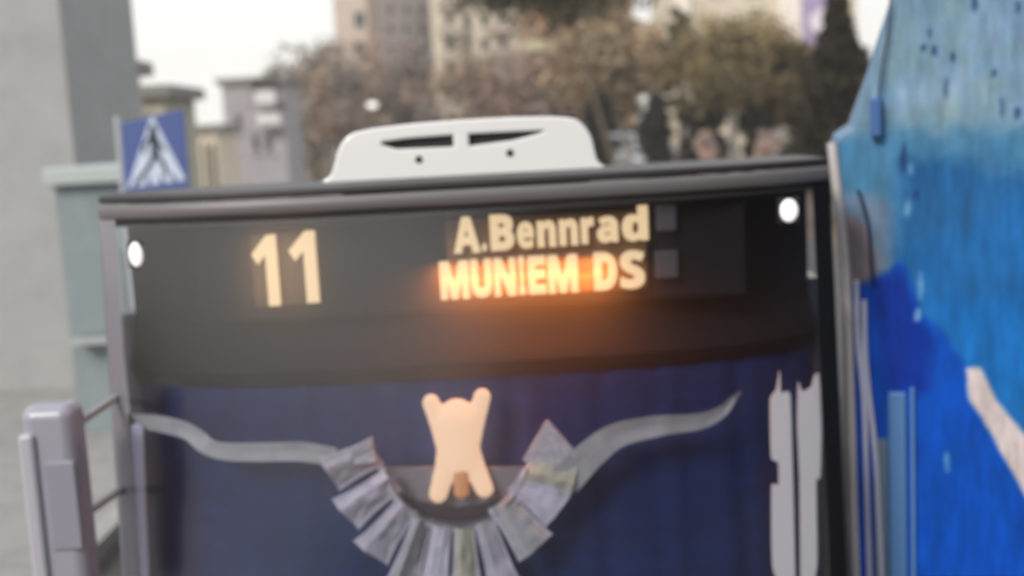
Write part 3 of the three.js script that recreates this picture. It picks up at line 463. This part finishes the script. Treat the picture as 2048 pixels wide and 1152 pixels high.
// ---------------------------------------------------------------- blue trolleybus at the right
{ const D = 4.75, YAW = -19 * Math.PI / 180, tb = thing('trolleybus', 'scratched blue trolleybus close at the right edge of the frame', 'trolleybus', V(0, 0, 0));
  const left = [[1786, -20], [1758, 62], [1730, 150], [1694, 248], [1664, 268], [1657, 292], [1668, 400], [1684, 560], [1692, 760], [1702, 1152]];
  const corner = at(1702, 1152, D), ux = V(Math.cos(YAW), 0, -Math.sin(YAW)), un = V(Math.sin(YAW), 0, Math.cos(YAW));
  tb.position.copy(corner).setY(0).addScaledVector(ux, 1.28); tb.rotation.y = YAW;
  // a spot of the photograph on the plane z = `z` of the trolleybus, in its own axes
  const q = (px, py, z = 0.05) => { const r = at(px, py, 1).sub(camera.position), p0 = tb.position.clone().addScaledVector(un, z).sub(camera.position), w = r.multiplyScalar(p0.dot(un) / r.dot(un)).add(camera.position).sub(tb.position); return V(w.dot(ux), w.y, z); };
  const lo = [...left.map(([x, y]) => q(x, y, 0)).map((p) => [p.x, p.y]), [-1.27, 0.34]], pts = [...lo, ...lo.slice().reverse().map(([x, y]) => [-x, y])];
  const blue = M(0.03, 0.12, 0.36, 0.35, { clearcoat: 0.8, clearcoatRoughness: 0.15 });
  part('body', ext(poly(pts), 9, 0.03, 3).translate(0, 0, -9.06), M(0.10, 0.19, 0.30, 0.4, { clearcoat: 0.5 }), tb);
  // the rear panel: blue livery zones, with paler steel-blue towards the top
  const cw = 640, chh = 960, mx = 2.56, my = 3.84, data = new Uint8Array(cw * chh * 4);
  const U = (px, py) => { const p = q(px, py, 0.02); return [p.x, p.y]; };
  const zones = [];   // colour zones, later ones over earlier ones: outline, colour, looseness of the edge in metres
  const zone = (col, list, loose) => { const pts = list.map(([x, y]) => U(x, y)), xs = pts.map((p) => p[0]), ys = pts.map((p) => p[1]); zones.push({ col, pts, loose, bb: [Math.min(...xs) - 0.15, Math.max(...xs) + 0.15, Math.min(...ys) - 0.15, Math.max(...ys) + 0.15] }); };
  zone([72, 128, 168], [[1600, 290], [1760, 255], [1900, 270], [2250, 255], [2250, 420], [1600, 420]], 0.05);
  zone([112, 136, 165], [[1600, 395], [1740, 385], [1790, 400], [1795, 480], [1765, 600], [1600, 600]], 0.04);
  zone([34, 98, 156], [[1800, 320], [1860, 330], [1900, 325], [2250, 350], [2250, 900], [1780, 900], [1790, 480]], 0.05);
  zone([30, 105, 174], [[1812, 490], [1870, 450], [1930, 470], [2020, 380], [2250, 370], [2250, 900], [1850, 900]], 0.06);
  zone([24, 112, 192], [[1850, 620], [2250, 560], [2250, 1000], [2000, 820]], 0.05);
  zone([138, 128, 134], [[1690, 430], [1716, 440], [1738, 470], [1758, 520], [1756, 580], [1600, 580]], 0.02);
  zone([0, 80, 192], [[1640, 590], [1760, 560], [1800, 520], [1822, 560], [1838, 625], [1878, 655], [1930, 730], [2060, 985], [2250, 1250], [2250, 1600], [1640, 1600]], 0.018);
  zone([4, 52, 158], [[1740, 560], [1800, 540], [1840, 640], [1870, 690], [1850, 790], [1770, 780]], 0.03);
  zone([222, 208, 208], [[1930, 736], [1962, 736], [1995, 800], [2060, 880], [2250, 1130], [2250, 1210], [2052, 1000], [1990, 880], [1940, 800]], 0.012);
  for (const [x, y, h, w, c] of [[1858, 66, 22, 8, 0], [1868, 104, 20, 9, 0], [1906, 116, 22, 9, 0], [1846, 98, 16, 10, 0], [1988, 148, 22, 8, 0], [1895, 172, 52, 5, 0], [2004, 215, 54, 6, 0], [2036, 12, 30, 9, 0], [1948, 8, 30, 10, 0], [2034, 225, 30, 10, 0], [1808, 320, 60, 12, 0], [1822, 340, 26, 8, 1], [1814, 415, 34, 9, 1], [1846, 120, 16, 9, 1], [1894, 920, 46, 8, 1], [1830, 390, 18, 10, 0], [1840, 575, 60, 8, 1], [1835, 630, 30, 14, 1]]) {
    const o = []; for (let i = 0; i < 9; i++) { const a = i / 9 * 6.283, r = rr(0.4, 0.62); o.push([x + Math.cos(a) * w * r, y + Math.sin(a) * h * r]); } zone(c ? [120, 168, 212] : [30, 60, 108], o, 0.011);   // scratches and chips
  }
  const inside = (pts, x, y) => { let r = false; for (let i = 0, j = pts.length - 1; i < pts.length; j = i++) if ((pts[i][1] > y) !== (pts[j][1] > y) && x < (pts[j][0] - pts[i][0]) * (y - pts[i][1]) / (pts[j][1] - pts[i][1]) + pts[i][0]) r = !r; return r; };
  for (let j = 0; j < chh; j++) for (let i = 0; i < cw; i++) {
    const x = (i + 0.5) / cw * mx - 1.28, y = (j + 0.5) / chh * my, n1 = fbm(x * 9, y * 5) - 0.5, n2 = fbm(x * 7 + 40, y * 9 + 3) - 0.5, m = 1 + 0.30 * (fbm(x * 16 + 9, y * 5) - 0.5) + 0.12 * (vnoise(x * 60, y * 9) - 0.5) + 0.06 * (hash(i, j) - 0.5);
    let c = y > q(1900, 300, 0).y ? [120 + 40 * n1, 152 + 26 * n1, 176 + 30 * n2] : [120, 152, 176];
    for (const z of zones) {
      if (x < z.bb[0] || x > z.bb[1] || y < z.bb[2] || y > z.bb[3]) continue;
      let k = 0; for (let s = 0; s < 6; s++) { const a = s * 2.4 + hash(i, j) * 6.28, r = z.loose * Math.sqrt((s + 0.5) / 6); if (inside(z.pts, x + r * Math.cos(a) + n1 * z.loose * 1.6, y + r * Math.sin(a) + n2 * z.loose * 2.2)) k++; }
      k /= 6; c = c.map((v, t) => v + (z.col[t] - v) * k);
    }
    const o = (j * cw + i) * 4; for (let t = 0; t < 3; t++) data[o + t] = Math.max(0, Math.min(255, c[t] * m + 10 * n2)); data[o + 3] = 255;
  }
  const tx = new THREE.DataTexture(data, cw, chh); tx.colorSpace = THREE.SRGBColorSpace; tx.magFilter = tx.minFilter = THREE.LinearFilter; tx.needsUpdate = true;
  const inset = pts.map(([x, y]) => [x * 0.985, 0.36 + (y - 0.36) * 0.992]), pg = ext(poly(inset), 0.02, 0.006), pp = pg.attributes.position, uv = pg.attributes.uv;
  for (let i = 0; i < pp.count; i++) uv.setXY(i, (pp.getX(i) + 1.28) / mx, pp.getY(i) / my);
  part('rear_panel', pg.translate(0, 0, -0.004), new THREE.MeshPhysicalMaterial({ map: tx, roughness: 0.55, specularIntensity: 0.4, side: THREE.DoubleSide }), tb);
  const rail = (name, list, r, mat, z = 0.05) => part(name, new THREE.TubeGeometry(new THREE.CatmullRomCurve3(list.map(([x, y]) => q(x, y, z))), 40, r, 8), mat, tb);
  const pale = M(0.60, 0.57, 0.57, 0.4), lil = M(0.62, 0.65, 0.82, 0.35), dkb = M(0.01, 0.02, 0.06, 0.5), lb = M(0.12, 0.28, 0.58, 0.3);
  rail('corner_trim', [[1664, 285], [1676, 400], [1692, 560], [1699, 760], [1706, 1000], [1714, 1250]], 0.021, pale, 0.03);
  rail('corner_trim', [[1728, 600], [1731, 720], [1750, 900], [1756, 1000], [1766, 1250]], 0.012, lil, 0.04);
  rail('corner_trim', [[1713, 560], [1716, 680], [1728, 800], [1734, 1000], [1742, 1250]], 0.011, lil, 0.04);
  rail('hose', [[1716, 380], [1726, 410], [1736, 450], [1742, 520], [1746, 570]], 0.006, dkb);
  rail('trolley_rope', [[1784, -30], [1776, 60], [1766, 130], [1756, 205]], 0.005, dkb, 0.06);
  { const a = q(1752, 195), b = q(1752, 275); part('rope_catcher', rbox(0.045, a.y - b.y, 0.06, 0.012, a.x, (a.y + b.y) / 2, 0.05), M(0.05, 0.13, 0.35, 0.4), tb); }
  const chn = (x0, x1, y0, name, mat, dz) => { const a = q(x0, y0), b = q(x1, y0), y1 = q(x0, 1300).y, g = rbox(b.x - a.x, a.y - y1, 0.03, 0.008, 0, 0, 0); g.translate((a.x + b.x) / 2, (a.y + y1) / 2, dz); part(name, g, mat, tb); };
  chn(1776, 1812, 786, 'channel', M(0.09, 0.22, 0.48, 0.4), 0.03); chn(1820, 1829, 776, 'channel_edge', lb, 0.035);
  { const a = q(1745, 880), b = q(1775, 880); part('seam_cover', rbox(b.x - a.x, 1.4, 0.014, 0.004, (a.x + b.x) / 2, a.y - 0.7, 0.024), M(0.13, 0.2, 0.27, 0.5), tb); }
  part('bumper', rbox(2.5, 0.28, 0.16, 0.05, 0, 0.5, 0.07), M(0.04, 0.04, 0.045, 0.6), tb);
  for (const e of [-1, 1]) {
    part('tail_light', rbox(0.12, 0.34, 0.05, 0.02, e * 1.05, 1.0, 0.03), M(0.35, 0.03, 0.02, 0.25), tb);
    for (const z of [-2.6, -7]) { const wh = part('wheel', new THREE.CylinderGeometry(0.48, 0.48, 0.3, 28).rotateZ(Math.PI / 2).translate(e * 1.14, 0.48, z), tyreM, tb); part('rim', new THREE.CylinderGeometry(0.27, 0.27, 0.04, 20).rotateZ(Math.PI / 2).translate(e * 1.3, 0.48, z), M(0.45, 0.45, 0.46, 0.4, { metalness: 0.7 }), wh); }
    part('trolley_pole', cyl(V(e * 0.3, 3.7, -4), V(e * 0.32, 5.2, 0.8), 0.035, 0.02), dkb, tb);
  }
}
renderer.render(scene, camera);
